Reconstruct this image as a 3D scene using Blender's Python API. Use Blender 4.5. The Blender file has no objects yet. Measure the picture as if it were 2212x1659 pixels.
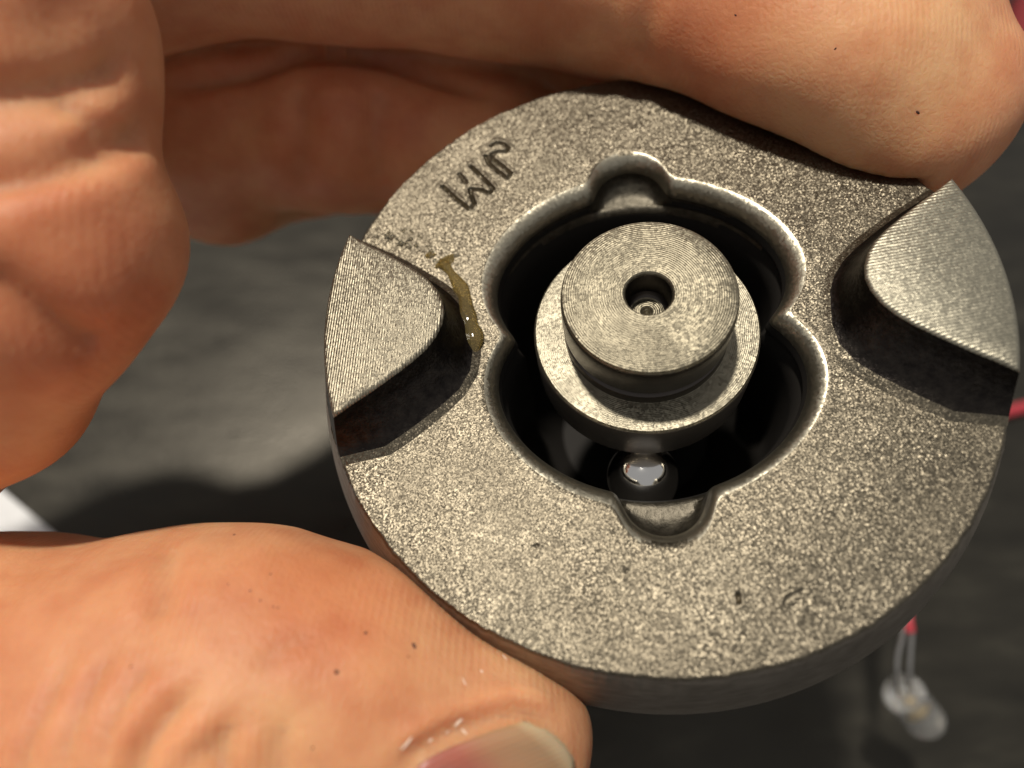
import bpy, math, random
import numpy as np
from mathutils import Matrix, Vector
from mathutils.bvhtree import BVHTree

random.seed(4); rng = np.random.default_rng(4)
scn = bpy.context.scene

# ------------------------------------------------------------------ camera
PITCH = math.radians(28.0)
CAM_H = 0.122
cs, sn = math.cos(PITCH), math.sin(PITCH)
CAMR = np.array([[1, 0, 0], [0, cs, -sn], [0, sn, cs]])      # camera axes -> world
CAMT = np.array([0.0, 0.0, CAM_H])
cam_d = bpy.data.cameras.new("camera"); cam = bpy.data.objects.new("camera", cam_d)
scn.collection.objects.link(cam); scn.camera = cam
cam.location = CAMT; cam.rotation_euler = (PITCH, 0, 0)
cam_d.sensor_width = 36.0; cam_d.lens = 24.96
cam_d.clip_start = 0.002; cam_d.clip_end = 10.0
cam_d.dof.use_dof = True
cam_d.dof.focus_distance = 0.0465
cam_d.dof.aperture_fstop = 20.0

# ------------------------------------------------------------------ world, lamp, exposure
w = bpy.data.worlds.new("World"); scn.world = w; w.use_nodes = True
bg = w.node_tree.nodes["Background"]
bg.inputs[0].default_value = (1.0, 0.98, 0.96, 1); bg.inputs[1].default_value = 0.34
scn.view_settings.view_transform = 'Standard'; scn.view_settings.look = 'None'
scn.view_settings.exposure = 0.0; scn.view_settings.gamma = 1.0
scn.view_settings.use_curve_mapping = False
try:
    scn.cycles.use_denoising = True
    scn.cycles.sample_clamp_indirect = 6.0
    scn.cycles.max_bounces = 8
except Exception:
    pass
LDIR_CAM = np.array([-0.205, 0.665, 0.718]); LDIR = CAMR @ LDIR_CAM; LDIR /= np.linalg.norm(LDIR)
lamp_d = bpy.data.lights.new("ceiling_lamp", 'AREA'); lamp_d.shape = 'DISK'; lamp_d.size = 0.09
lamp_d.energy = 17.5; lamp_d.color = (1.0, 0.93, 0.82)
lamp = bpy.data.objects.new("ceiling_lamp", lamp_d); scn.collection.objects.link(lamp)
LPOS = Vector((0.006, 0.03, 0.06)) + Vector(LDIR) * 1.3
lamp.location = LPOS
lamp.rotation_euler = Vector(LDIR).to_track_quat('Z', 'Y').to_euler()

# ------------------------------------------------------------------ helpers
def c2w(c):                       # camera-space metres -> world
    return np.asarray(c) @ CAMR.T + CAMT
def pt(px, py, d):                # picture position (2212 wide) and distance in mm -> camera space mm
    return np.array([(px - 1106) / 1534.0 * d, -(py - 829.5) / 1534.0 * d, -d])
def ptw(px, py, d):
    return Vector(c2w(pt(px, py, d) * 1e-3))
def ray(px, py):
    v = CAMR @ pt(px, py, 1.0); return Vector(v / np.linalg.norm(v))
def on_table(px, py, z=0.0):
    v = ray(px, py); s = (z - CAM_H) / v.z
    return Vector(CAMT) + v * s

def mesh_np(name, V, Q, mat, parent=None, smooth=True, world=None):
    me = bpy.data.meshes.new(name)
    V = np.asarray(V, np.float32); Q = np.asarray(Q, np.int32)
    k = Q.shape[1]
    me.vertices.add(len(V)); me.vertices.foreach_set("co", V.ravel())
    me.loops.add(Q.size); me.loops.foreach_set("vertex_index", Q.ravel())
    me.polygons.add(len(Q)); me.polygons.foreach_set("loop_start", np.arange(0, Q.size, k, dtype=np.int32))
    try: me.polygons.foreach_set("loop_total", np.full(len(Q), k, np.int32))
    except Exception: pass
    me.update(calc_edges=True); me.validate()
    if smooth: me.polygons.foreach_set("use_smooth", np.ones(len(me.polygons), bool))
    if mat: me.materials.append(mat)
    o = bpy.data.objects.new(name, me); scn.collection.objects.link(o)
    if parent: o.parent = parent
    return o
def mesh_py(name, V, F, mat, parent=None, smooth=True):
    me = bpy.data.meshes.new(name); me.from_pydata([tuple(v) for v in V], [], F); me.update()
    if smooth:
        for p in me.polygons: p.use_smooth = True
    if mat: me.materials.append(mat)
    o = bpy.data.objects.new(name, me); scn.collection.objects.link(o)
    if parent: o.parent = parent
    return o
def sharp(o, deg=35):
    o.data.set_sharp_from_angle(angle=math.radians(deg))
def tag(o, label=None, cat=None, group=None, kind=None):
    if label: o["label"] = label
    if cat: o["category"] = cat
    if group: o["group"] = group
    if kind: o["kind"] = kind
    return o
def lathe(prof, n=128):
    prof = np.array(prof, float); m = len(prof)
    th = np.linspace(0, 2 * np.pi, n, endpoint=False)
    V = np.zeros((m, n, 3)); V[:, :, 0] = prof[:, :1] * np.cos(th); V[:, :, 1] = prof[:, :1] * np.sin(th); V[:, :, 2] = prof[:, 1:]
    I = np.arange(m * n).reshape(m, n); J = np.roll(I, -1, axis=1)
    Q = np.stack([I[:-1], J[:-1], J[1:], I[1:]], -1).reshape(-1, 4)
    return V.reshape(-1, 3), Q
def tube(path, rad, n=12):
    path = [Vector(p) for p in path]; V = []; F = []
    up = Vector((0.31, 0.22, 0.92))
    for i, p in enumerate(path):
        a = path[max(i - 1, 0)]; b = path[min(i + 1, len(path) - 1)]
        d = (b - a).normalized(); x = d.cross(up).normalized(); y = d.cross(x)
        r = rad[i] if hasattr(rad, '__len__') else rad
        for k in range(n):
            t = 2 * math.pi * k / n; V.append(p + x * (r * math.cos(t)) + y * (r * math.sin(t)))
    for i in range(len(path) - 1):
        for k in range(n):
            k2 = (k + 1) % n; F.append((i * n + k, i * n + k2, (i + 1) * n + k2, (i + 1) * n + k))
    F.append(tuple(range(n - 1, -1, -1))); F.append(tuple((len(path) - 1) * n + k for k in range(n)))
    return V, F
def spline(pts, m=10):
    pts = [Vector(p) for p in pts]; out = []
    P = [pts[0]] + pts + [pts[-1]]
    for i in range(1, len(P) - 2):
        for j in range(m):
            t = j / m; a, b, c, d = P[i - 1], P[i], P[i + 1], P[i + 2]
            out.append(0.5 * ((2 * b) + (c - a) * t + (2 * a - 5 * b + 4 * c - d) * t * t + (3 * b - a - 3 * c + d) * t ** 3))
    out.append(pts[-1]); return out

# ------------------------------------------------------------------ materials
class NT:
    def __init__(s, name):
        s.m = bpy.data.materials.new(name); s.m.use_nodes = True
        s.t = s.m.node_tree; s.p = s.t.nodes["Principled BSDF"]; s.out = s.t.nodes["Material Output"]
    def n(s, typ, **kw):
        nd = s.t.nodes.new(typ)
        for k, v in kw.items():
            if k in nd.inputs.keys() if isinstance(k, str) else False: nd.inputs[k].default_value = v
            else: setattr(nd, k, v)
        return nd
    def l(s, a, b): s.t.links.new(a, b)
    def set(s, **kw):
        for k, v in kw.items(): s.p.inputs[k.replace('_', ' ')].default_value = v
    def coord(s, scale=(1, 1, 1), rot=(0, 0, 0)):
        c = s.n('ShaderNodeTexCoord'); m = s.n('ShaderNodeMapping')
        m.inputs['Scale'].default_value = scale; m.inputs['Rotation'].default_value = rot
        s.l(c.outputs['Object'], m.inputs['Vector']); return m.outputs['Vector']
    def noise(s, vec, scale, detail=2.0, rough=0.5):
        n = s.n('ShaderNodeTexNoise'); n.inputs['Scale'].default_value = scale
        n.inputs['Detail'].default_value = detail; n.inputs['Roughness'].default_value = rough
        s.l(vec, n.inputs['Vector']); return n
    def ramp(s, fac, stops):
        r = s.n('ShaderNodeValToRGB'); e = r.color_ramp.elements
        while len(e) < len(stops): e.new(0.5)
        for k, (p, c) in enumerate(stops): e[k].position = p; e[k].color = tuple(c) + (1,) if len(c) == 3 else c
        s.l(fac, r.inputs['Fac']); return r.outputs['Color']
    def mix(s, fac, a, b, mode='MIX'):
        m = s.n('ShaderNodeMix'); m.data_type = 'RGBA'; m.blend_type = mode
        for sock, v in ((m.inputs[0], fac), (m.inputs[6], a), (m.inputs[7], b)):
            if hasattr(v, 'is_output'): s.l(v, sock)
            else: sock.default_value = v if not isinstance(v, tuple) else (tuple(v) + (1,))[:4]
        return m.outputs[2]
    def bump(s, h, strength, dist, normal=None):
        b = s.n('ShaderNodeBump'); b.inputs['Strength'].default_value = strength; b.inputs['Distance'].default_value = dist
        s.l(h, b.inputs['Height'])
        if normal is not None: s.l(normal, b.inputs['Normal'])
        return b.outputs['Normal']
    def facets(s, vec, scale, amount):
        """random tilt of the normal per grain: sparkling blasted metal"""
        v = s.n('ShaderNodeTexVoronoi'); v.inputs['Scale'].default_value = scale; s.l(vec, v.inputs['Vector'])
        sub = s.n('ShaderNodeVectorMath', operation='SUBTRACT'); s.l(v.outputs['Color'], sub.inputs[0]); sub.inputs[1].default_value = (0.5, 0.5, 0.5)
        sc = s.n('ShaderNodeVectorMath', operation='SCALE'); s.l(sub.outputs[0], sc.inputs[0]); sc.inputs['Scale'].default_value = amount
        g = s.n('ShaderNodeNewGeometry')
        ad = s.n('ShaderNodeVectorMath', operation='ADD'); s.l(g.outputs['Normal'], ad.inputs[0]); s.l(sc.outputs[0], ad.inputs[1])
        no = s.n('ShaderNodeVectorMath', operation='NORMALIZE'); s.l(ad.outputs[0], no.inputs[0])
        return no.outputs[0]

def cast_steel():
    t = NT("blasted_cast_steel"); v = t.coord()
    nrm = t.facets(v, 11500, 0.40)
    n1 = t.noise(v, 6500, 2, 0.6); nrm2 = t.bump(n1.outputs['Fac'], 0.5, 0.00003, nrm)
    n3 = t.noise(v, 900, 3, 0.6); nrm2 = t.bump(n3.outputs['Fac'], 0.14, 0.00010, nrm2)
    big = t.noise(v, 120, 4, 0.6)
    col = t.ramp(big.outputs['Fac'], [(0.3, (0.145, 0.125, 0.092)), (0.7, (0.188, 0.164, 0.122))])
    fine = t.noise(v, 8000, 2, 0.5)
    dark = t.ramp(fine.outputs['Fac'], [(0.30, (0.68, 0.67, 0.66)), (0.55, (1, 1, 1))])
    col = t.mix(1.0, col, dark, 'MULTIPLY')
    t.l(col, t.p.inputs['Base Color']); t.l(nrm2, t.p.inputs['Normal'])
    rg = t.noise(v, 260, 4, 0.6); mr = t.n('ShaderNodeMapRange'); mr.inputs['From Min'].default_value = 0.3; mr.inputs['From Max'].default_value = 0.7
    mr.inputs['To Min'].default_value = 0.37; mr.inputs['To Max'].default_value = 0.48; t.l(rg.outputs['Fac'], mr.inputs['Value']); t.l(mr.outputs['Result'], t.p.inputs['Roughness'])
    t.set(Metallic=1.0); return t.m
def turned_steel(name, rings, base, rough, strength=0.6):
    t = NT(name); v = t.coord()
    wv = t.n('ShaderNodeTexWave', wave_type='RINGS', rings_direction='Z'); wv.inputs['Scale'].default_value = rings
    wv.inputs['Distortion'].default_value = 0.6; wv.inputs['Detail'].default_value = 2; wv.inputs['Detail Scale'].default_value = 0.6
    t.l(v, wv.inputs['Vector'])
    nrm = t.facets(v, 7000, 0.28)
    nv = t.noise(v, 420, 3); hh = t.mix(t.ramp(nv.outputs['Fac'], [(0.36, (0.15, 0.15, 0.15)), (0.60, (1, 1, 1))]), (0.5, 0.5, 0.5), wv.outputs['Color'])
    nrm = t.bump(hh, strength, 0.00003, nrm)
    n1 = t.noise(v, 5000, 2); nrm = t.bump(n1.outputs['Fac'], 0.5, 0.00002, nrm)
    big = t.noise(v, 300, 3)
    col = t.ramp(big.outputs['Fac'], [(0.3, tuple(x * .85 for x in base)), (0.7, base)])
    t.l(col, t.p.inputs['Base Color']); t.l(nrm, t.p.inputs['Normal']); t.set(Metallic=1.0, Roughness=rough); return t.m
def milled_steel(name, scale, rot, base, rough, fac=0.36):
    t = NT(name); v = t.coord(rot=(0, 0, rot))
    wv = t.n('ShaderNodeTexWave', wave_type='BANDS', bands_direction='X'); wv.inputs['Scale'].default_value = scale
    wv.inputs['Distortion'].default_value = 0.9; wv.inputs['Detail'].default_value = 2; wv.inputs['Detail Scale'].default_value = 0.8
    t.l(v, wv.inputs['Vector'])
    nrm = t.facets(v, 6500, fac)
    nrm = t.bump(wv.outputs['Fac'], 0.6, 0.00004, nrm)
    n1 = t.noise(v, 5200, 2); nrm = t.bump(n1.outputs['Fac'], 0.5, 0.00003, nrm)
    big = t.noise(v, 240, 3)
    col = t.ramp(big.outputs['Fac'], [(0.3, tuple(x * .85 for x in base)), (0.7, base)])
    t.l(col, t.p.inputs['Base Color']); t.l(nrm, t.p.inputs['Normal']); t.set(Metallic=1.0, Roughness=rough); return t.m
def polished(name, base, rough):
    t = NT(name); v = t.coord(scale=(1, 1, 14)); n1 = t.noise(v, 900, 3)
    t.l(t.bump(n1.outputs['Fac'], 0.15, 0.00002), t.p.inputs['Normal'])
    t.set(Base_Color=tuple(base) + (1,), Metallic=1.0, Roughness=rough); return t.m

M_CAST = cast_steel()
tl = NT("worn_lip_highlight"); vl = tl.coord(); nl = tl.noise(vl, 2600, 3, 0.6)
tl.l(tl.bump(nl.outputs['Fac'], 0.5, 0.00005, tl.facets(vl, 6000, 0.16)), tl.p.inputs['Normal'])
tl.set(Base_Color=(0.42, 0.385, 0.30, 1), Metallic=1.0, Roughness=0.40); M_LIP = tl.m  # worn smooth lip; edge highlight put into a brighter base colour
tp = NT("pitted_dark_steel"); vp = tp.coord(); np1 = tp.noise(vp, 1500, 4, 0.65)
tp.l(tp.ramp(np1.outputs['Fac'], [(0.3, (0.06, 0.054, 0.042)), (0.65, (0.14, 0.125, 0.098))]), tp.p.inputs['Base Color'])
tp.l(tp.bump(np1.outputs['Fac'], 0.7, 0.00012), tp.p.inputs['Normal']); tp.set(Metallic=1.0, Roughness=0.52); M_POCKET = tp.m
M_KNOB = turned_steel("turned_steel_rings", 2200, (0.26, 0.232, 0.170), 0.49)
M_COLLAR = turned_steel("turned_steel_collar", 2600, (0.30, 0.272, 0.205), 0.47, 0.35)
M_BARREL = polished("ground_steel", (0.36, 0.325, 0.285), 0.44)
td = NT("shaded_rough_steel"); vd = td.coord(); nd = td.noise(vd, 1400, 5, 0.65); nd2 = td.noise(vd, 5200, 2, 0.6)
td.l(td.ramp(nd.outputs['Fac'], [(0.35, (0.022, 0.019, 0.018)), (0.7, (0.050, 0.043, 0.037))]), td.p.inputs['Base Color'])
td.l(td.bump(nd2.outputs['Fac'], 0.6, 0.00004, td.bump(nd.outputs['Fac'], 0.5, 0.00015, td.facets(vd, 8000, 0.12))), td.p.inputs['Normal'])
td.set(Metallic=1.0, Roughness=0.36); M_JAW_SHADE = td.m  # jaw walls: shade of the unlit sides put into a near-black colour
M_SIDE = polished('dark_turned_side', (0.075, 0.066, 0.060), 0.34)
tm = NT("matte_ground_rim"); vm = tm.coord(scale=(1, 1, 5)); nm1 = tm.noise(vm, 700, 5, 0.7)
tm.l(tm.ramp(nm1.outputs['Fac'], [(0.3, (0.20, 0.175, 0.145)), (0.7, (0.38, 0.34, 0.29))]), tm.p.inputs['Base Color'])
tm.l(tm.bump(nm1.outputs['Fac'], 0.5, 0.0001), tm.p.inputs['Normal']); tm.set(Metallic=1.0, Roughness=0.52); M_RIM = tm.m
M_BORE = polished("near_black_bore", (0.022, 0.020, 0.018), 0.55); M_BORE.node_tree.nodes["Principled BSDF"].inputs["Metallic"].default_value = 0.0; M_BORE.node_tree.nodes["Principled BSDF"].inputs["Specular IOR Level"].default_value = 0.08  # near-black, non-metallic material for the cavity faces below the lip
M_BALL = polished("polished_ball_steel", (0.80, 0.79, 0.77), 0.10)
M_JAWL = milled_steel("milled_jaw_steel", 1900, 0.06, (0.34, 0.305, 0.23), 0.47)
M_JAWR = milled_steel("milled_jaw_steel_streaked", 1500, 1.45, (0.40, 0.372, 0.29), 0.47, 0.22)

def skin_mat():
    t = NT("skin"); v = t.coord()
    n0 = t.noise(v, 60, 3, 0.55); n1 = t.noise(v, 260, 4, 0.6)
    c0 = t.ramp(n0.outputs['Fac'], [(0.32, (0.595, 0.255, 0.130)), (0.52, (0.65, 0.308, 0.155)), (0.70, (0.685, 0.368, 0.185))])
    c1 = t.ramp(n1.outputs['Fac'], [(0.33, (0.86, 0.72, 0.68)), (0.62, (1, 1, 1))])
    col = t.mix(1.0, c0, c1, 'MULTIPLY')
    at = t.n('ShaderNodeAttribute'); at.attribute_name = "tone"
    tr = t.ramp(at.outputs['Fac'], [(0.0, (0.90, 0.66, 0.58)), (0.5, (1, 1, 1)), (1.0, (1.06, 1.18, 1.22))])
    col = t.mix(1.0, col, tr, 'MULTIPLY')
    t.l(col, t.p.inputs['Base Color'])
    vs = t.coord(scale=(1, 0.55, 1), rot=(0, 0, 0.5))
    vo = t.n('ShaderNodeTexVoronoi', feature='DISTANCE_TO_EDGE'); vo.inputs['Scale'].default_value = 2600; t.l(vs, vo.inputs['Vector'])
    r = t.ramp(vo.outputs['Distance'], [(0.0, (0, 0, 0)), (0.25, (1, 1, 1))])
    wv = t.n('ShaderNodeTexWave', wave_type='BANDS', bands_direction='X'); wv.inputs['Scale'].default_value = 760
    wv.inputs['Distortion'].default_value = 3.0; wv.inputs['Detail'].default_value = 2; wv.inputs['Detail Scale'].default_value = 0.25
    t.l(v, wv.inputs['Vector'])
    nb = t.noise(v, 700, 4, 0.6); nm = t.noise(v, 170, 2); mk = t.mix(t.ramp(nm.outputs['Fac'], [(0.40, (0, 0, 0)), (0.62, (1, 1, 1))]), (0.5, 0.5, 0.5), wv.outputs['Color'])
    np_ = t.noise(v, 2600, 3, 0.6); nr = t.bump(r, 0.22, 0.00005); nr = t.bump(np_.outputs['Fac'], 0.6, 0.00008, nr); nr = t.bump(mk, 0.38, 0.00005, nr); nr = t.bump(nb.outputs['Fac'], 0.22, 0.0002, nr)
    t.l(nr, t.p.inputs['Normal'])
    t.set(Roughness=0.50, Subsurface_Weight=0.85, Subsurface_Scale=0.0022, Subsurface_Radius=(1.0, 0.38, 0.2), IOR=1.4, Specular_IOR_Level=0.42)
    return t.m
M_SKIN = skin_mat()
def nail_mat():
    t = NT("nail"); c = t.n('ShaderNodeUVMap'); sp = t.n('ShaderNodeSeparateXYZ'); t.l(c.outputs['UV'], sp.inputs[0])
    col = t.ramp(sp.outputs['X'], [(0.0, (0.40, 0.14, 0.11)), (0.38, (0.40, 0.13, 0.09)), (0.60, (0.40, 0.21, 0.115)), (0.86, (0.40, 0.245, 0.135)), (0.93, (0.52, 0.37, 0.22)), (1.0, (0.56, 0.42, 0.27))])  # nail tones lowered throughout: shade of its downward tilt sits in the colour
    t.l(col, t.p.inputs['Base Color'])
    wn = t.n('ShaderNodeTexWave', wave_type='BANDS', bands_direction='Y'); wn.inputs['Scale'].default_value = 4.5; wn.inputs['Distortion'].default_value = 1.2
    t.l(c.outputs['UV'], wn.inputs['Vector']); t.l(t.bump(wn.outputs['Fac'], 0.18, 0.00006), t.p.inputs['Normal'])
    t.set(Roughness=0.33, Subsurface_Weight=0.6, Subsurface_Scale=0.0015, Subsurface_Radius=(1.0, 0.4, 0.25)); return t.m
M_NAIL = nail_mat()
def simple(name, col, rough=0.5, **kw):
    t = NT(name); v = t.coord(); n = t.noise(v, 400, 3)
    c = t.ramp(n.outputs['Fac'], [(0.3, tuple(x * 0.88 for x in col)), (0.7, col)])
    t.l(c, t.p.inputs['Base Color']); t.set(Roughness=rough, **kw); return t.m
def table_mat():
    t = NT("dark_grey_tabletop"); v = t.coord(scale=(1, 3.2, 1), rot=(0, 0, -0.45)); n = t.noise(v, 55, 5, 0.6)
    v2 = t.coord(); n2 = t.noise(v2, 900, 3, 0.6)
    c = t.ramp(n.outputs['Fac'], [(0.28, (0.009, 0.0086, 0.0075)), (0.55, (0.016, 0.015, 0.012)), (0.75, (0.032, 0.030, 0.023))])
    t.l(c, t.p.inputs['Base Color'])
    nr = t.bump(n2.outputs['Fac'], 0.4, 0.0002); nr = t.bump(n.outputs['Fac'], 0.10, 0.0008, nr)
    t.l(nr, t.p.inputs['Normal']); mr = t.n('ShaderNodeMapRange'); mr.inputs['From Min'].default_value = 0.3; mr.inputs['From Max'].default_value = 0.7; mr.inputs['To Min'].default_value = 0.27; mr.inputs['To Max'].default_value = 0.42
    t.l(n.outputs['Fac'], mr.inputs['Value']); t.l(mr.outputs['Result'], t.p.inputs['Roughness'])
    t.set(Specular_IOR_Level=0.45, Specular_Tint=(1.0, 0.92, 0.78, 1)); return t.m

# ------------------------------------------------------------------ setting
def box(name, x0, x1, y0, y1, z0, z1, mat):
    V = [(x, y, z) for z in (z0, z1) for y in (y0, y1) for x in (x0, x1)]
    F = [(0, 2, 3, 1), (4, 5, 7, 6), (0, 1, 5, 4), (2, 6, 7, 3), (0, 4, 6, 2), (1, 3, 7, 5)]
    return mesh_py(name, V, F, mat, smooth=False)
table = box("tabletop", -0.6, 0.6, -0.35, 0.75, -0.03, 0.0, table_mat())
tag(table, kind="structure")
# white sheet of paper, one edge of it peeps out between the thumb and the web of the hand
e0 = on_table(20, 1072, 0.0006); e1 = on_table(122, 1158, 0.0006)
d = (e1 - e0).normalized(); nrm = Vector((-d.y, d.x, 0))
if nrm.x > 0: nrm = -nrm
a = e0 - d * 0.06; b = e1 + d * 0.10
pv = [a, b, b + nrm * 0.12, a + nrm * 0.12]
paper = mesh_py("paper", pv + [p - Vector((0, 0, 0.0004)) for p in pv], [(0, 1, 2, 3), (7, 6, 5, 4), (0, 4, 5, 1), (1, 5, 6, 2), (2, 6, 7, 3), (3, 7, 4, 0)], simple("white_paper", (0.80, 0.81, 0.82), 0.7), smooth=False)
tag(paper, "white sheet of paper on the dark table, showing between thumb and palm at left", "paper")

# ------------------------------------------------------------------ the steel coupling
S = 0.022
DR = np.array([[0.9926694880727506, -0.022381525876691233, -0.11877017617202497], [0.06906534615941262, 0.9114928148402219, 0.40547604917376906], [0.09918298951095555, -0.41070660549006555, 0.9063568937225482]])
DT = np.array([0.40562628849058946, 0.1856770041703173, -2.1532989086196026])
DRW = CAMR @ DR; DTW = CAMR @ (DT * S) + CAMT
root = bpy.data.objects.new("steel_coupling", None); scn.collection.objects.link(root)
m4 = Matrix.Identity(4)
for i in range(3):
    for j in range(3): m4[i][j] = DRW[i][j]
    m4[i][3] = DTW[i]
root.matrix_world = m4; root.empty_display_size = 0.01
tag(root, "round steel coupling with two raised jaws and stamped letters, held between finger and thumb", "coupling")
def pix_local(fx, fy, z=0.0):                      # full-size picture pixel -> point on the disc plane z (unit radius)
    dcam = np.array([(fx - 2016) / 2796.0, -(fy - 1512) / 2796.0, -1.0])
    o = -DR.T @ DT; dl = DR.T @ dcam; s = (z - o[2]) / dl[2]; return o + dl * s

LIP0 = [0]
def body_mesh():
    N = 1400
    th = np.linspace(-np.pi, np.pi, N, endpoint=False); deg = np.degrees(th)
    d0 = np.minimum(np.abs(deg), 360 - np.abs(deg)); d1 = 180 - d0
    base = 0.52 - 0.15 * (np.exp(-(d0 / 16) ** 1.3) + 0.8 * np.exp(-(d1 / 16) ** 1.3))
    rn = base.copy()
    for sgn in (1, -1):                            # round pockets at top and bottom of the cavity
        c, R = 0.505 if sgn > 0 else 0.515, 0.120
        dd = np.radians(deg - 90 * sgn); disc = R * R - (c * np.sin(dd)) ** 2
        ok = (disc > 0) & (np.cos(dd) > 0)
        rr = np.where(ok, c * np.cos(dd) + np.sqrt(np.maximum(disc, 0)), 0); rn = np.maximum(rn, rr)
    k = np.hanning(35)[1:-1]; k /= k.sum()
    rn = np.convolve(np.r_[rn[-16:], rn, rn[:16]], k, 'valid')
    lip = 0.058 + 0.008 * np.sin(3 * th + 1)
    rL = rn + lip
    P = []
    def add(r, z): P.append((np.broadcast_to(r, N).astype(float), np.broadcast_to(z, N).astype(float)))
    add(0.02, -1.06); add(0.70, -1.06); add(0.72, -1.04); add(0.72, -0.33); add(0.74, -0.31); add(1.06, -0.30); add(1.082, -0.29)
    for q in np.linspace(0, 1, 10)[1:]: add(1.083 - 0.080 * q ** 1.4, -0.285 + 0.277 * q)
    add(0.999, -0.003)
    nf = 118; i_face = len(P)
    for q in np.linspace(0, 1, nf): add(0.995 + (rL - 0.995) * q, 0.0)
    i_end = len(P); LIP0[0] = i_end
    for q in np.linspace(0, np.pi / 2, 9)[1:]: add(rL - lip * np.sin(q), -0.074 * (1 - np.cos(q)))
    add(rn - 0.004, -0.088)
    f = np.clip((rn - base) / 0.03, 0, 1)
    for q in (0.1, 0.35, 0.65, 0.9): add(rn - 0.006 + (base + 0.012 - rn + 0.006) * q, -0.092 - 0.03 * q - 0.02 * np.sin(q * np.pi) * f)
    add(base + 0.004, -0.130); add(base - 0.004, -0.145)
    for z in (-0.18, -0.22, -0.28, -0.36, -0.45, -0.55): add(base * 0.99 - 0.01, z)
    add(np.minimum(base, 0.47), -0.66); add(0.40, -0.78); add(0.30, -0.95); add(0.02, -0.965)
    r = np.array([p[0] for p in P]); z = np.array([p[1] for p in P])
    X = r * np.cos(th); Y = r * np.sin(th)
    # stamped letters, pits and gentle waviness on the face
    fx = X[i_face:i_end]; fy = Y[i_face:i_end]; dz = np.zeros_like(fx)
    def groove(pts, wid, dep):
        L = np.array([pix_local(*p)[:2] for p in pts]); best = np.full(fx.shape, 9.0)
        for a, b in zip(L[:-1], L[1:]):
            ab = b - a; h = np.clip(((fx - a[0]) * ab[0] + (fy - a[1]) * ab[1]) / (ab @ ab), 0, 1)
            best = np.minimum(best, np.hypot(fx - a[0] - h * ab[0], fy - a[1] - h * ab[1]))
        return -dep * np.exp(-(best / wid) ** 2) + 0.22 * dep * np.exp(-((best - 2.1 * wid) / (1.1 * wid)) ** 2)
    q = 500 / 2074.0
    s6 = lambda L: [(1650 + q * x, 500 + q * y) for x, y in L]
    dz += groove(s6([(380, 960), (560, 1130), (720, 1260), (825, 1335), (905, 1250), (850, 1110), (830, 1000), (1000, 1015), (1140, 1075), (1215, 1000), (1050, 830), (840, 625)]), 0.0052, 0.011)
    dz += groove(s6([(1080, 460), (1130, 580), (1280, 710), (1440, 830), (1500, 755), (1350, 620), (1200, 515), (1180, 430), (1290, 390), (1425, 400), (1460, 345), (1385, 275), (1275, 250), (1180, 300)]), 0.0052, 0.011)
    dz += groove(s6([(660, 760), (760, 890)]), 0.006, 0.008)
    s4 = lambda L: [(2432 + 0.7233 * x, 1400 + 0.7233 * y) for x, y in L]
    dz += groove(s4([(655, 1300), (662, 1345)]), 0.0045, 0.008)
    dz += groove(s4([(1010, 1280), (925, 1320), (910, 1360), (960, 1370), (985, 1335), (930, 1325)]), 0.0045, 0.0035)
    for _ in range(16):
        rr_, tt_ = rng.uniform(0.62, 0.97), rng.uniform(-np.pi, np.pi)
        dd = np.hypot(fx - rr_ * np.cos(tt_), fy - rr_ * np.sin(tt_)); s_ = rng.uniform(0.004, 0.008)
        dz -= rng.uniform(0.002, 0.006) * np.exp(-(dd / s_) ** 2)
    dz += 0.0025 * np.sin(9 * fx + 3) * np.sin(11 * fy + 1)
    z[i_face:i_end] += dz
    jit = rng.normal(0, 0.0016, N); jit = np.convolve(np.r_[jit[-2:], jit, jit[:2]], [.2, .2, .2, .2, .2], 'valid') * 1.6
    for i in range(i_face - 3, i_face + 2):
        X[i] += jit * np.cos(th); Y[i] += jit * np.sin(th)
    m = len(P)
    V = np.stack([X, Y, z], -1).reshape(-1, 3) * S
    I = np.arange(m * N).reshape(m, N); J = np.roll(I, -1, axis=1)
    Q = np.stack([I[:-1], J[:-1], J[1:], I[1:]], -1).reshape(-1, 4)
    return V, Q
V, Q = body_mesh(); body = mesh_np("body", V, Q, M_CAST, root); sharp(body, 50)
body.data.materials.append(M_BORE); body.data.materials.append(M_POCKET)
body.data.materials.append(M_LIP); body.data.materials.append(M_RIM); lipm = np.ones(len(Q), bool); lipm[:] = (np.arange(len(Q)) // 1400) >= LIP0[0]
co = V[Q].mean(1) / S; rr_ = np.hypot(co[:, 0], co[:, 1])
body.data.polygons.foreach_set("material_index", np.where((co[:, 2] < -0.055) & (rr_ < 0.66), np.where((co[:, 2] > -0.14) & (rr_ > 0.519), 2, 1), np.where((co[:, 2] < -0.0035) & (rr_ < 0.66) & (lipm[:len(Q)]), 3, np.where((rr_ > 0.985) & (co[:, 2] < -0.012), 4, 0))).astype(np.int32))

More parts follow.
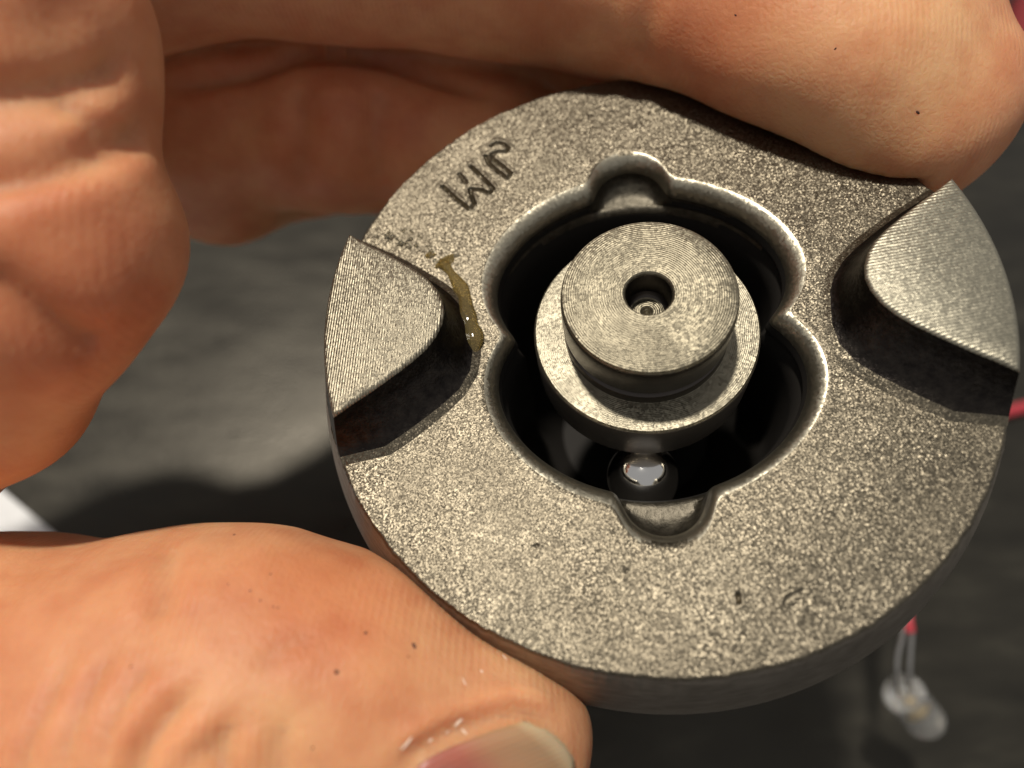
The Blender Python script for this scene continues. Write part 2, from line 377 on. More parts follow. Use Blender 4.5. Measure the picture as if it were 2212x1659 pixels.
def jaw_mesh(side):
    # outline in the jaw's own frame (nose towards the centre, at -x), unit radius
    pts = []
    tips = math.radians(19.0); Ro = 0.945
    for q in np.linspace(-1, 1, 30): pts.append((Ro * math.cos(q * tips), Ro * math.sin(q * tips)))
    up = [(0.845, 0.272), (0.79, 0.236), (0.73, 0.193), (0.68, 0.155), (0.640, 0.118), (0.612, 0.080), (0.594, 0.038), (0.588, 0.0)]
    pts += up; pts += [(x, -y) for x, y in reversed(up[:-1])]
    C = np.array([[p[0], p[1], 0] for p in pts])
    # resample evenly
    cl = np.r_[C, C[:1]]; L = np.r_[0, np.cumsum(np.linalg.norm(np.diff(cl, axis=0), axis=1))]
    # keep the two tips exact by using the original vertices plus midpoints
    P2 = C[:, :2]; n = len(P2)
    def normals(P):
        e = np.roll(P, -1, 0) - np.roll(P, 1, 0); e /= np.linalg.norm(e, axis=1)[:, None]; return np.c_[e[:, 1], -e[:, 0]]
    nm = normals(P2)
    rad = np.hypot(P2[:, 0], P2[:, 1]); outer = rad > Ro - 1e-4
    H = 0.166
    levels = [(H, -0.012), (H - 0.003, -0.004), (H - 0.010, 0.0), (H * 0.75, 0.006), (H * 0.5, 0.013), (0.055, 0.021), (0.035, 0.028), (0.024, 0.036), (0.012, 0.050), (0.004, 0.068), (-0.01, 0.088)]
    rings = []
    for z, off in levels:
        wlow = np.clip(-P2[:, 1] * side / 0.10, 0, 1)[:, None] * np.clip(1 - z / 0.12, 0, 1)
        Pz = P2 + nm * (off + 0.050 * wlow)
        # outer face follows the rim with draft
        ro = Ro + (1.0 - Ro) * (1 - max(z, 0) / H)
        sc = ro / np.hypot(P2[:, 0], P2[:, 1])
        oz = P2 * sc[:, None]
        for i in range(n):
            if outer[i]:
                t = abs(math.atan2(P2[i, 1], P2[i, 0])) / tips
                ang = math.atan2(P2[i, 1], P2[i, 0]); a2 = ang * (1 + max(off, -0.01) / 0.31)
                rr = ro + min(off, 0) * 1.0 if off < 0 else ro
                Pz[i] = (rr * math.cos(a2), rr * math.sin(a2))
            else:
                rr = np.hypot(*Pz[i])
                if rr > ro: Pz[i] *= ro / rr
        rings.append(np.c_[Pz, np.full(n, z)])
    V = list(np.concatenate(rings)); F = []
    for k in range(len(levels) - 1):
        for i in range(n):
            j = (i + 1) % n; F.append((k * n + i, (k + 1) * n + i, (k + 1) * n + j, k * n + j))
    F.append(tuple(range(n)))
    V = np.array(V) * S
    if side < 0: V[:, :2] *= -1
    return V, F
jr = mesh_py("jaw", *jaw_mesh(1), M_JAWR, root); sharp(jr, 40); jr["label"] = "raised right jaw with streaky brushed top, nearest the fingertip"
jl = mesh_py("jaw", *jaw_mesh(-1), M_JAWL, root); sharp(jl, 40); jl["label"] = "raised left jaw with fine milled lines across its top"

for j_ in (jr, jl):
    j_.data.materials.append(M_JAW_SHADE); j_.data.materials.append(M_CAST)
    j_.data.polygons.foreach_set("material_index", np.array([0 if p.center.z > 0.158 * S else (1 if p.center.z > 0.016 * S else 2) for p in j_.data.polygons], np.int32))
# centre post: knob on a collar
def prof(L): return [(r * S, z * S) for r, z in L]
zb, zc = 0.174, -0.032
kp = [(0.001, zb - 0.125), (0.020, zb - 0.105), (0.045, zb - 0.11), (0.050, zb - 0.108), (0.058, zb - 0.102), (0.064, zb - 0.095), (0.065, zb - 0.05), (0.0655, zb - 0.012), (0.069, zb - 0.003), (0.0725, zb), (0.12, zb), (0.18, zb), (0.238, zb), (0.244, zb - 0.003), (0.2485, zb - 0.012), (0.2505, zb - 0.03), (0.2505, 0.040), (0.247, 0.032), (0.236, 0.026), (0.236, 0.008), (0.247, 0.003), (0.249, -0.003), (0.249, zc - 0.01)]
V, Q = lathe(prof(kp), 192); knob = mesh_np("knob", V, Q, M_KNOB, root); sharp(knob, 30)
knob.data.materials.append(M_SIDE)
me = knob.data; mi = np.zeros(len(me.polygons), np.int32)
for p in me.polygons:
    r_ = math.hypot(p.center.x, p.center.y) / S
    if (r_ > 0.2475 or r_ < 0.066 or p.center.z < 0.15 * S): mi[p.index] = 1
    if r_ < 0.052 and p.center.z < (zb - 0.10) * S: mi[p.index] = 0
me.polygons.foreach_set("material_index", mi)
cp = [(0.2, zc - 0.02), (0.225, zc), (0.28, zc), (0.337, zc), (0.342, zc - 0.006), (0.344, zc - 0.014), (0.344, -0.215), (0.339, -0.226), (0.325, -0.235), (0.26, -0.237), (0.22, -0.25), (0.21, -0.30), (0.21, -0.58)]
V, Q = lathe(prof(cp), 192); collar = mesh_np("collar", V, Q, M_COLLAR, root); sharp(collar, 30)
collar.data.materials.append(M_BARREL); me = collar.data
me.polygons.foreach_set("material_index", np.array([1 if p.center.z < (zc - 0.008) * S else 0 for p in me.polygons], np.int32))

# small ball under the collar
BC = DR.T @ (pt(1389, 1032, 50.4) / 22.0 - DT); BR = 0.116
ph = np.linspace(0.001, np.pi - 0.001, 40)
V, Q = lathe([(BR * S * math.sin(a), -BR * S * math.cos(a)) for a in ph], 64)
V = V + BC * S
ball = mesh_np("ball", V, Q, M_BALL, root)

# dried adhesive at the left jaw's nose
def blob(cx, cy, rx, ry, h, ang, seed, z0=0.0):
    r_ = np.random.default_rng(seed); n, m = 36, 9; V = []; F = []
    ph = r_.uniform(0, 6.28, 4)
    for i in range(m + 1):
        q = i / m
        for k in range(n):
            t = 2 * math.pi * k / n
            wob = 1 + 0.16 * math.sin(2 * t + ph[0]) + 0.10 * math.sin(3 * t + ph[1]) + 0.06 * math.sin(7 * t + ph[2])
            x = rx * wob * q * math.cos(t); y = ry * wob * q * math.sin(t)
            zz = h * math.sqrt(max(0, 1 - q * q)) * (1 + 0.2 * math.sin(5 * q + 3 * t)) + z0 - (0.004 if i == m else 0)
            V.append((cx + x * math.cos(ang) - y * math.sin(ang), cy + x * math.sin(ang) + y * math.cos(ang), zz))
    for i in range(m):
        for k in range(n):
            F.append((i * n + k, (i + 1) * n + k, (i + 1) * n + (k + 1) % n, i * n + (k + 1) % n))
    return V, F
tg = NT("dried_adhesive"); tg.set(Base_Color=(0.92, 0.70, 0.26, 1), Roughness=0.05, Transmission_Weight=0.93, IOR=1.45)
vv = tg.coord(); nn = tg.noise(vv, 900, 3); tg.l(tg.bump(nn.outputs['Fac'], 0.25, 0.00015), tg.p.inputs['Normal']); M_GLUE = tg.m
GV = []; GF = []
def loc3(px, py, z): return Vector((*pix_local(px * 1.8228, py * 1.8228, 0.0)[:2], z))
def sausage(pts, rads):
    v, f = tube(spline(pts, 7), np.interp(np.linspace(0, 1, (len(pts) - 1) * 7 + 1), np.linspace(0, 1, len(rads)), rads), 16)
    o0 = len(GV); GV.extend(v); GF.extend([tuple(i + o0 for i in q) for q in f])
sausage([loc3(950, 560, .004), loc3(978, 596, .010), loc3(1003, 640, .012), loc3(1010, 690, .014), loc3(1023, 735, .010), loc3(1020, 772, .002)], [.002, .020, .012, .019, .026, .020, .024, .033, .027, .036, .032, .016, .003])
for (px, py, rx, ry, h, ang, sd) in ((962, 566, .045, .016, .012, .5, 5), (930, 552, .02, .011, .009, .3, 6)):
    p = loc3(px, py, 0); v, f = blob(p[0], p[1], rx, ry, h, ang, sd, 0.002)
    o0 = len(GV); GV += v; GF += [tuple(i + o0 for i in q) for q in f]
glue = mesh_py("adhesive_bead", np.array([tuple(v) for v in GV]) * np.array([1, 1, 0.55]) * S, GF, M_GLUE, root)
DV = []; DF = []; rd = np.random.default_rng(11)
for i in range(46):
    q = rd.uniform(0, 1); px = 822 + 170 * q + rd.normal(0, 12); py = 520 + 75 * q ** 1.6 - abs(rd.normal(0, 16)); r0 = rd.uniform(.003, .0085)
    p = loc3(px, py, 0); v, f = blob(p[0], p[1], r0 * rd.uniform(.8, 1.8), r0, r0 * .7, rd.uniform(0, 3), 50 + i, 0.001)
    o0 = len(DV); DV += v; DF += [tuple(k + o0 for k in g) for g in f]
tr_ = NT("clear_residue"); tr_.set(Base_Color=(0.95, 0.88, 0.68, 1), Roughness=0.06, Transmission_Weight=0.9, IOR=1.45)
res = mesh_py("adhesive_droplets", np.array([tuple(v) for v in DV]) * S, DF, tr_.m, root); res["kind"] = "stuff"
glue["label"] = "amber bead of dried adhesive beside the left jaw"

# ------------------------------------------------------------------ the hand (one continuous skin from a distance field)
def grid_hand():
    h = 0.45
    lo = np.array([-118.0, -62.0, -104.0]); hi = np.array([46.0, 52.0, -22.0])
    n = np.ceil((hi - lo) / h).astype(int)
    ax = [lo[i] + h * np.arange(n[i]) for i in range(3)]
    D = np.full(n, 30.0, np.float32)
    def region(a, b, mar):
        i0 = np.maximum(((np.minimum(a, b) - mar - lo) / h).astype(int), 0); i1 = np.minimum(((np.maximum(a, b) + mar - lo) / h).astype(int) + 2, n)
        return i0, i1
    def cone(T, a, b, ra, rb, k):
        a = np.asarray(a, float); b = np.asarray(b, float)
        i0, i1 = region(a, b, max(ra, rb) + 8)
        if np.any(i1 <= i0): return
        sl = tuple(slice(i0[i], i1[i]) for i in range(3))
        x = ax[0][sl[0]][:, None, None] - a[0]; y = ax[1][sl[1]][None, :, None] - a[1]; z = ax[2][sl[2]][None, None, :] - a[2]
        ba = b - a; bb = max(ba @ ba, 1e-6)
        t = np.clip((x * ba[0] + y * ba[1] + z * ba[2]) / bb, 0, 1)
        d = np.sqrt((x - t * ba[0]) ** 2 + (y - t * ba[1]) ** 2 + (z - t * ba[2]) ** 2) - (ra + (rb - ra) * t)
        o = T[sl]; hh = np.maximum(k - np.abs(o - d), 0) / k
        T[sl] = np.minimum(o, d) - hh * hh * k * 0.25
    def chain(pts, k):
        for p, q in zip(pts[:-1], pts[1:]): cone(T, p[0], q[0], p[1], q[1], k)
    def union(k):
        nonlocal D
        hh = np.maximum(k - np.abs(D - T), 0) / k; D = np.minimum(D, T) - hh * hh * k * 0.25
    J = lambda px, py, d, r: (pt(px, py, d), r)
    X = lambda x, y, z, r: (np.array([x, y, z], float), r)
    # palm, wrist and the web at the root of the thumb
    T = np.full(n, 30.0, np.float32)
    pa = X(-62, 22, -50, 13); pb = X(-66, 22, -58, 12.5); pc = X(-72, 21, -64, 12); pd = X(-79, 17, -67, 11)
    wr = X(-118, -14, -66, 15)
    for p in (pa, pb, pc, pd): cone(T, p[0], wr[0], p[1], wr[1], 8.0)
    cone(T, pa[0], pb[0], 13, 13, 8); cone(T, pb[0], pc[0], 13, 13, 8); cone(T, pc[0], pd[0], 13, 11, 8)
    cone(T, X(-72, -24, -54, 14)[0], wr[0], 14, 16, 8.0)
    D = np.minimum(D, T)
    # folded skin of the web, nearest the lens
    T = np.full(n, 30.0, np.float32)
    for L in ([J(-500, 0, 46, 10), J(40, 30, 37.0, 5.6), J(105, 80, 38, 5.0)],
              [J(-500, 300, 46, 10), J(20, 262, 37.5, 4.6), J(175, 258, 39, 3.7)],
              [J(-500, 560, 46, 11), J(40, 530, 38, 5.4), J(176, 490, 38.5, 4.8)],
              [J(150, 560, 38.5, 5.1), J(70, 690, 39.5, 4.6), J(-40, 830, 42.5, 5.3), J(-190, 965, 46, 5.6)],
              [J(-640, 1050, 51, 11), J(-480, 860, 48, 9)]):
        chain(L, 3.0)
    union(4.5)
    T = np.full(n, 30.0, np.float32)
    chain([(pa[0], 13), X(-50, 8, -46, 10.5), X(-56, -10, -47, 11), X(-66, -24, -52, 13)], 6.0); union(5.0)
    # index finger
    T = np.full(n, 30.0, np.float32)
    chain([J(1968, 205, 54.3, 7.5), J(1845, 25, 54.5, 8.2), J(1690, -65, 55.6, 8.7), J(1385, -80, 57.0, 8.7), J(720, -240, 56.5, 10.7), J(250, -300, 53.0, 12.0), (pa[0], 12.5)], 3.0)
    chain([J(1950, 285, 51.8, 4.8), J(1845, 168, 50.6, 4.4), J(1690, 88, 51.6, 4.5), J(1500, 20, 53.6, 4.8)], 5.0)
    union(1.2)
    # middle finger, behind it
    T = np.full(n, 30.0, np.float32)
    chain([(pb[0], 12), J(150, -70, 66, 9.4), J(560, -40, 67, 8.8), J(1050, 20, 70, 8.6), J(1420, 140, 75, 8.0), J(1720, 330, 79, 7.4)], 2.5); union(0.9)
    # ring finger
    T = np.full(n, 30.0, np.float32)
    chain([(pc[0], 12), J(150, 180, 69, 8.6), J(460, 270, 69, 8.2), J(720, 272, 69, 7.6), J(1050, 330, 71, 7.6), J(1330, 450, 76, 7.0)], 2.5); union(0.9)
    # little finger
    T = np.full(n, 30.0, np.float32)
    chain([(pd[0], 10.5), J(180, 310, 72, 7.6), J(475, 370, 72.5, 6.8), J(690, 330, 80, 6.4), J(880, 330, 85, 5.8)], 2.5); union(0.9)
    # thumb
    T = np.full(n, 30.0, np.float32)
    chain([J(1010, 1600, 44.0, 7.65), J(700, 1560, 44.5, 9.2), J(380, 1528, 45.0, 10.35), J(0, 1562, 46.5, 11.6), X(-66, -24, -52, 13.5), X(-96, -22, -60, 15)], 3.0)
    cone(T, pt(760, 1490, 43.0), pt(560, 1445, 43.5), 7.4, 8.3, 3.5)
    cone(T, pt(250, 1620, 41.5), pt(470, 1640, 41.5), 8.4, 8.3, 3.0)
    union(2.0)
    # skin yields to the disc it grips
    i0, i1 = np.array([0, 0, 0]), n
    gx, gy, gz = np.meshgrid(*ax, indexing='ij', sparse=True)
    cx, cy, cz = (gx - DT[0] * 22), (gy - DT[1] * 22), (gz - DT[2] * 22)
    lx = (cx * DR[0, 0] + cy * DR[1, 0] + cz * DR[2, 0]); ly = (cx * DR[0, 1] + cy * DR[1, 1] + cz * DR[2, 1]); lz = (cx * DR[0, 2] + cy * DR[1, 2] + cz * DR[2, 2])
    rr = np.sqrt(lx * lx + ly * ly)
    zz = np.clip(lz, -6.5, 0)
    dd = np.maximum(rr - (22.0 + 1.8 * (-zz / 6.3)) - 0.03, np.abs(lz + 3.3) - 3.36).astype(np.float32)
    dd = np.minimum(dd, np.maximum(rr - 15.9, np.abs(lz + 8) - 6.6))
    k = 0.8; a_, b_ = D, -dd; hh = np.maximum(k - np.abs(a_ - b_), 0) / k
    D = np.maximum(a_, b_) + hh * hh * k * 0.25
    # surface nets
    sgn = D < 0
    c = sgn[:-1, :-1, :-1].astype(np.int8)
    tot = np.zeros(c.shape, np.int8)
    for ox in (0, 1):
        for oy in (0, 1):
            for oz in (0, 1):
                tot += sgn[ox:n[0] - 1 + ox, oy:n[1] - 1 + oy, oz:n[2] - 1 + oz]
    act = np.argwhere((tot > 0) & (tot < 8))
    idm = np.full(c.shape, -1, np.int32); idm[tuple(act.T)] = np.arange(len(act))
    acc = np.zeros((len(act), 3)); cnt = np.zeros(len(act))
    corners = [(ox, oy, oz) for ox in (0, 1) for oy in (0, 1) for oz in (0, 1)]
    for ca in corners:
        for axi in range(3):
            if ca[axi] == 1: continue
            cb = list(ca); cb[axi] = 1
            va = D[act[:, 0] + ca[0], act[:, 1] + ca[1], act[:, 2] + ca[2]]; vb = D[act[:, 0] + cb[0], act[:, 1] + cb[1], act[:, 2] + cb[2]]
            m = (va < 0) != (vb < 0); t = np.where(m, va / np.where(m, va - vb, 1), 0)
            p = np.tile(np.array(ca, float), (len(act), 1)); p[:, axi] += t
            acc += p * m[:, None]; cnt += m
    Vv = lo + h * (act + acc / cnt[:, None])
    quads = []
    for axi in range(3):
        o1, o2 = [i for i in range(3) if i != axi]
        sa = [slice(None)] * 3; sb = [slice(None)] * 3; sa[axi] = slice(0, -1); sb[axi] = slice(1, None)
        e = np.argwhere(sgn[tuple(sa)] != sgn[tuple(sb)])
        e = e[(e[:, o1] > 0) & (e[:, o2] > 0) & (e[:, o1] < n[o1] - 1) & (e[:, o2] < n[o2] - 1)]
        inside_first = sgn[e[:, 0], e[:, 1], e[:, 2]]
        ids = []
        for (u, v) in ((0, 0), (1, 0), (1, 1), (0, 1)):
            q = e.copy(); q[:, o1] -= u; q[:, o2] -= v; ids.append(idm[q[:, 0], q[:, 1], q[:, 2]])
        q = np.stack(ids, -1); flip = inside_first if axi != 1 else ~inside_first
        q = np.where(flip[:, None], q, q[:, ::-1]); quads.append(q)
    Qq = np.concatenate(quads); Qq = Qq[(Qq >= 0).all(1)]
    # light smoothing
    E = np.concatenate([Qq[:, [0, 1]], Qq[:, [1, 2]], Qq[:, [2, 3]], Qq[:, [3, 0]]])
    for it in range(6):
        s = np.zeros_like(Vv); cn = np.zeros(len(Vv))
        for c3 in range(3):
            s[:, c3] = np.bincount(E[:, 0], Vv[E[:, 1], c3], len(Vv)) + np.bincount(E[:, 1], Vv[E[:, 0], c3], len(Vv))
        cn = np.bincount(E[:, 0], minlength=len(Vv)) + np.bincount(E[:, 1], minlength=len(Vv))
        lam = 0.5 if it % 2 == 0 else -0.42
        Vv = Vv + lam * (s / np.maximum(cn, 1)[:, None] - Vv)
    return Vv, Qq
HV, HQ = grid_hand()
def vnormals(V, Q):
    fn = np.cross(V[Q[:, 2]] - V[Q[:, 0]], V[Q[:, 3]] - V[Q[:, 1]]); N = np.zeros_like(V)
    for k in range(4):
        for c in range(3): N[:, c] += np.bincount(Q[:, k], fn[:, c], len(V))
    return N / np.maximum(np.linalg.norm(N, axis=1), 1e-12)[:, None]
bvh = BVHTree.FromPolygons([tuple(v) for v in HV], [tuple(int(i) for i in q) for q in HQ])
def skin_at(px, py):
    v = Vector(pt(px, py, 1.0)).normalized(); r = bvh.ray_cast(Vector((0, 0, 0)), v)
    return (np.array(r[0]), np.array(r[1])) if r[0] is not None else (None, None)
HN = vnormals(HV, HQ)
def crease(pts, wid, dep, bulge=0.35):
    P = [skin_at(*p)[0] for p in spline([(x, y, 0) for x, y in pts], 5) for p in [(p[0], p[1])]]
    P = [p for p in P if p is not None]
    if len(P) < 2: return
    lo_, hi_ = np.min(P, 0) - 5 * wid, np.max(P, 0) + 5 * wid
    sel = np.where(((HV > lo_) & (HV < hi_)).all(1))[0]
    if not len(sel): return
    v = HV[sel]; best = np.full(len(sel), 99.0); tt = np.zeros(len(sel))
    for i, (a, b) in enumerate(zip(P[:-1], P[1:])):
        ab = b - a
        if np.linalg.norm(ab) > 4: continue
        h = np.clip(((v - a) @ ab) / max(ab @ ab, 1e-9), 0, 1); dd = np.linalg.norm(v - a - h[:, None] * ab, axis=1)
        m = dd < best; best[m] = dd[m]; tt[m] = (i + h[m]) / (len(P) - 1)
    fade = np.clip(np.minimum(tt, 1 - tt) / 0.18, 0.15, 1)
    amt = -dep * np.exp(-(best / wid) ** 2) + bulge * dep * np.exp(-((best - 2.3 * wid) / (1.4 * wid)) ** 2)
    HV[sel] += HN[sel] * (amt * fade)[:, None]
for L, wd, dp, *rest in (
    ([(345, 190), (440, 172), (540, 150), (700, 105), (900, 150), (1080, 215)], 0.9, 1.3, 0.0),
    ([(1425, -90), (1402, 0), (1385, 80), (1372, 150)], 1.25, 0.55, 0.02),
    ([(1330, -90), (1320, 0), (1310, 110)], 0.9, 0.25),
    ([(-150, 225), (0, 205), (120, 190), (220, 160), (265, 110)], 0.7, 0.5),
    ([(-150, 405), (0, 395), (150, 355), (270, 300), (320, 265)], 0.7, 0.5),
    ([(-90, 575), (0, 620), (100, 690), (180, 735), (225, 745)], 1.0, 0.8),
    ([(110, 225), (170, 250), (215, 290)], 0.5, 0.35),
    ([(640, 180), (655, 290), (640, 410)], 1.2, 0.5),
    ([(826, 190), (812, 300), (822, 400)], 1.3, 0.55),
    ([(366, 1165), (352, 1250), (340, 1340)], 0.7, 0.40),
    ([(425, 1475), (357, 1553), (312, 1612), (290, 1670), (285, 1730)], 0.55, 0.6),
    ([(500, 1560), (480, 1610), (474, 1680)], 0.5, 0.40),
    ([(400, 1650), (440, 1620), (490, 1615)], 0.45, 0.3),
    ([(150, 1400), (101, 1523), (60, 1612), (45, 1690)], 0.4, 0.2),
    ([(240, 1400), (180, 1520), (135, 1650)], 0.35, 0.16),
    ([(320, 1430), (255, 1540), (215, 1660)], 0.35, 0.16),
    ([(610, 1560), (600, 1620), (605, 1700)], 0.5, 0.22),
    ([(555, 1450), (610, 1400), (680, 1370)], 0.6, 0.12),
    ([(860, 1662), (920, 1612), (1000, 1572), (1120, 1540), (1205, 1562)], 0.42, 0.42, 0.9),
):
    crease(L, wd, dp, *rest)
HN = vnormals(HV, HQ)
lowf = sum(np.sin(HV @ np.array(f) + p) for f, p in (((.5, .3, .2), 0), ((-.3, .6, .4), 1), ((.2, -.5, .7), 2)))
HV = HV + HN * (0.06 * lowf)[:, None]
hand_o = c2w(np.array([-60, 0, -60]) * 1e-3)
hw = c2w(HV * 1e-3) - hand_o
hand = mesh_np("hand", hw, HQ, M_SKIN); hand.location = hand_o
tag(hand, "bare hand pinching the steel coupling between bent index finger and thumb", "hand")
bvh = BVHTree.FromPolygons([tuple(v) for v in HV], [tuple(int(i) for i in q) for q in HQ])
# blotches of the skin itself: flushed pads, paler pressed places
tone = np.full(len(HV), 0.5)
for px, py, r_, a_ in ((720, 1265, 5, -.32), (560, 1330, 4, -.2), (860, 1420, 3.5, -.1), (1060, 1450, 4.0, .45), (1170, 1530, 2.5, .3), (430, 1440, 5, .3), (150, 1350, 7, .15), (180, 1620, 5, -.15),
                       (1500, 110, 5, -.3), (1700, 60, 5, -.1), (2060, 110, 6, .5), (1850, 150, 5, .3), (1950, 330, 4, -.2), (150, 270, 3.5, .35), (120, 420, 4, -.2), (330, 470, 4, .1), (120, 80, 5, -.2), (150, 690, 4, -.25), (650, 300, 8, -.15), (250, 640, 5, -.1)):
    s_ = skin_at(px, py)[0]
    if s_ is not None: tone += a_ * np.exp(-((HV - s_) ** 2).sum(1) / r_ ** 2)
at_ = hand.data.attributes.new("tone", 'FLOAT', 'POINT'); at_.data.foreach_set("value", np.clip(tone, 0, 1).astype(np.float32))

# thumb nail laid on the skin
def nail_patch(corners, nu=26, nv=22, lift=0.22, crown=0.10):
    A, B, C, Dd = [np.array(c, float) for c in corners]
    V = []; UV = []
    for i in range(nu + 1):
        u = i / nu
        for j in range(nv + 1):
            v = j / nv
            # rounded rectangle: pull corners in
            ru = 2 * u - 1; rv = 2 * v - 1
            k = 1 - 0.10 * (abs(ru) ** 3) * (abs(rv) ** 3)
            uu = 0.5 + 0.5 * ru * (k - 0.10 * rv * rv * (1 if ru > 0 else 0.6)); vv_ = 0.5 + 0.5 * rv * (k - 0.06 * ru * ru)
            p = (A * (1 - uu) + B * uu) * (1 - vv_) + (Dd * (1 - uu) + C * uu) * vv_
            s, nn_ = skin_at(p[0], p[1])
            if s is None: s = V[-1]; nn_ = np.array([0, 0, 1.0]); V.append(s); UV.append((u, v)); continue
            V.append(s); UV.append((u, v))
    V = np.array(V).reshape(nu + 1, nv + 1, 3)
    for _ in range(8):
        W = V.copy(); W[1:-1, 1:-1] = 0.25 * (V[2:, 1:-1] + V[:-2, 1:-1] + V[1:-1, 2:] + V[1:-1, :-2]); V = W
    du = np.gradient(V, axis=0); dv = np.gradient(V, axis=1); N = np.cross(dv, du); N /= np.maximum(np.linalg.norm(N, axis=2, keepdims=True), 1e-9)
    if N[nu // 2, nv // 2, 2] < 0: N = -N
    uu, vv_ = np.meshgrid(np.linspace(0, 1, nu + 1), np.linspace(0, 1, nv + 1), indexing='ij')
    up = lift * (0.25 + 0.75 * np.sin(np.pi * np.clip(vv_, .02, .98)) ** 0.5) + crown * np.sin(np.pi * vv_) + 0.18 * uu ** 3
    top = V + N * up[:, :, None]; bot = V + N * (up - 0.45)[:, :, None]
    n1 = (nu + 1) * (nv + 1); I = np.arange(n1).reshape(nu + 1, nv + 1)
    F = [(I[i, j], I[i + 1, j], I[i + 1, j + 1], I[i, j + 1]) for i in range(nu) for j in range(nv)]
    F += [tuple(n1 + q for q in reversed(f)) for f in F[:nu * nv]]
    bd = [I[i, 0] for i in range(nu)] + [I[nu, j] for j in range(nv)] + [I[i, nv] for i in range(nu, 0, -1)] + [I[0, j] for j in range(nv, 0, -1)]
    F += [(bd[k], n1 + bd[k], n1 + bd[(k + 1) % len(bd)], bd[(k + 1) % len(bd)]) for k in range(len(bd))]
    return np.concatenate([top.reshape(-1, 3), bot.reshape(-1, 3)]), [tuple(int(x) for x in f) for f in F], UV + UV
NV_, NF_, NUV = nail_patch([(868, 1655), (1150, 1545), (1262, 1668), (1010, 1800)])
nail = mesh_py("nail", c2w(NV_ * 1e-3) - hand_o, NF_, M_NAIL, hand)
uvl = nail.data.uv_layers.new(name="UVMap")
for lp in nail.data.loops: uvl.data[lp.index].uv = NUV[lp.vertex_index]
nail["label"] = "short pinkish thumb nail"

# dark specks of grit and a few dry skin flakes
def specks(name, L, mat, flat=0.5, stretch=1.0):
    V = []; F = []
    for (px, py, r) in L:
        s, nn_ = skin_at(px, py)
        if s is None: continue
        o0 = len(V); c = Vector(s); nz = Vector(nn_)
        if nz.dot(Vector((0, 0, 0)) - c) < 0: nz = -nz
        x = nz.orthogonal().normalized(); y = nz.cross(x); st = random.uniform(0.7, 1.5) * stretch
        for ring, (rr_, hh_) in enumerate(((1, 0), (0.7, flat * .7))):
            for k in range(7):
                t = k * 2 * math.pi / 7; q = r * rr_ * random.uniform(0.7, 1.2)
                V.append(c + x * (q * st * math.cos(t)) + y * (q / st * math.sin(t)) + nz * (r * hh_ - 0.01))
        V.append(c + nz * r * flat)
        for k in range(7):
            F.append((o0 + k, o0 + (k + 1) % 7, o0 + 7 + (k + 1) % 7, o0 + 7 + k)); F.append((o0 + 7 + k, o0 + 7 + (k + 1) % 7, o0 + 14))
    o = mesh_py(name, c2w(np.array(V) * 1e-3) - hand_o, F, mat, hand); o["kind"] = "stuff"; return o
specks("grit", [(790, 1367, .10), (894, 1394, .14), (727, 1452, .12), (882, 1418, .06), (540, 1276, .07), (562, 1297, .06), (590, 1311, .06), (600, 1313, .06), (493, 1262, .06), (506, 1155, .08), (584, 1240, .06),
                (1589, 33, .09), (1805, 105, .08), (1983, 243, .13), (283, 1440, .07), (675, 1616, .06)], simple("dark_grit", (0.05, 0.02, 0.012), 0.8))
specks("skin_flake", [(990, 1562, .22), (1000, 1578, .16), (880, 1605, .22), (930, 1600, .10), (965, 1583, .10), (1090, 1420, .12), (1040, 1450, .10), (1003, 1473, .12)], simple("dry_skin", (0.85, 0.66, 0.52), 0.6), 0.35, 1.7)

# ------------------------------------------------------------------ clear LED behind the disc
led = bpy.data.objects.new("clear_led", None); scn.collection.objects.link(led)
b0 = ptw(1951, 1497, 90.5); b1 = ptw(2029, 1592, 94.0)
axis = (b1 - b0).normalized(); led.location = b0; led.rotation_euler = axis.to_track_quat('Z', 'Y').to_euler()
tag(led, "small clear LED with two wire leads hanging below the rim of the coupling", "LED")
tc = NT("clear_epoxy"); tc.set(Base_Color=(0.85, 0.84, 0.81, 1), Roughness=0.05, Transmission_Weight=0.84, IOR=1.48); M_EPOXY = tc.m
R5 = 0.0025
pr = [(0.00005, 0), (0.00255, 0), (0.0026, 0.0002), (0.0026, 0.0008), (0.00255, 0.0010), (R5, 0.00125), (R5, 0.0060)] + [(R5 * math.cos(a), 0.0060 + R5 * math.sin(a)) for a in np.linspace(0.1, 1.5, 12)] + [(0.00002, 0.0085)]
V, Q = lathe(pr, 48); lens = mesh_np("lens", V, Q, M_EPOXY, led); sharp(lens, 40)
M_LEAD = polished("tinned_lead", (0.50, 0.48, 0.45), 0.3)
V, Q = lathe([(0.00002, 0.0022), (0.0006, 0.0022), (0.0009, 0.0034), (0.0007, 0.0034), (0.0004, 0.0028), (0.00002, 0.0028)], 24)
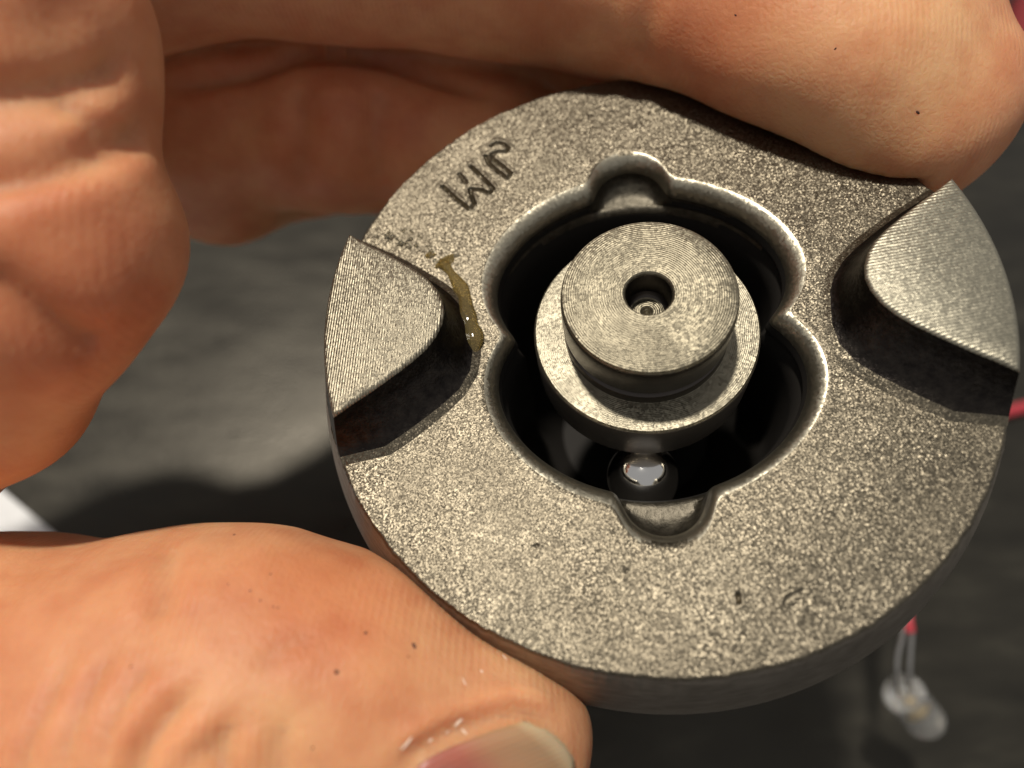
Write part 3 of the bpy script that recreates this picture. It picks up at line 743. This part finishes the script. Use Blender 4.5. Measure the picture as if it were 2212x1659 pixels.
mesh_np("reflector_cup", V, Q, simple("gold_cup", (0.75, 0.55, 0.25), 0.3, Metallic=0.8), led)
V, Q = lathe([(0.00002, 0.00285), (0.0005, 0.0029), (0.0006, 0.0036), (0.00002, 0.0040)], 16)
mesh_np("phosphor_dot", V, Q, simple("amber_phosphor", (0.85, 0.60, 0.20), 0.5), led)
bpy.context.view_layer.update()
inv = (Matrix.Translation(b0) @ led.rotation_euler.to_matrix().to_4x4()).inverted()
for px0, px1 in ((1937, 1950), (1964, 1969)):
    path = spline([ptw(px0 + 6, 1506, 91.2), ptw(px0 + 1, 1476, 89.6), ptw(px0 + 2, 1420, 88.5), ptw(px1, 1362, 88.5), ptw(px1 - 3, 1290, 90), ptw(px1 - 6, 1200, 96)], 6)
    v, f = tube([inv @ p for p in path], 0.00034, 8); mesh_py("lead", v, f, M_LEAD, led)
M_RED = simple("red_pvc", (0.45, 0.045, 0.06), 0.35)
v, f = tube([inv @ p for p in spline([ptw(1967, 1366, 88.2), ptw(1962, 1340, 88.6), ptw(1958, 1290, 90)], 5)], 0.0006, 12); mesh_py("red_sleeve", v, f, M_RED, led)
# red wire running on behind the disc to the right edge
wp = [ptw(1958, 1290, 90), ptw(1930, 1180, 102), on_table(1960, 1050, .0011), on_table(2080, 930, .0011), on_table(2205, 882, .0011), on_table(2400, 850, .0011), on_table(2700, 840, .0011)]
v, f = tube(spline(wp, 8), 0.0011, 12)
wire = mesh_py("red_wire", v, f, M_RED); tag(wire, "thin red insulated wire on the table, emerging at the right edge beside the coupling", "wire")
# dark red cable lying far behind the fingertip
cpth = [on_table(2120, 150, .006), on_table(2190, 60, .006), on_table(2300, -120, .006), on_table(2420, -330, .006)]
cpth = [on_table(2165 + 45, 150, .0065), on_table(2240, 30, .0065), on_table(2330, -130, .0065), on_table(2460, -340, .0065)]
v, f = tube(spline(cpth, 8), 0.0065, 24)
cab = mesh_py("red_cable", v, f, simple("dark_red_rubber", (0.22, 0.018, 0.02), 0.4)); tag(cab, "thick dark red cable on the table behind the fingertip, in the top right corner", "cable")
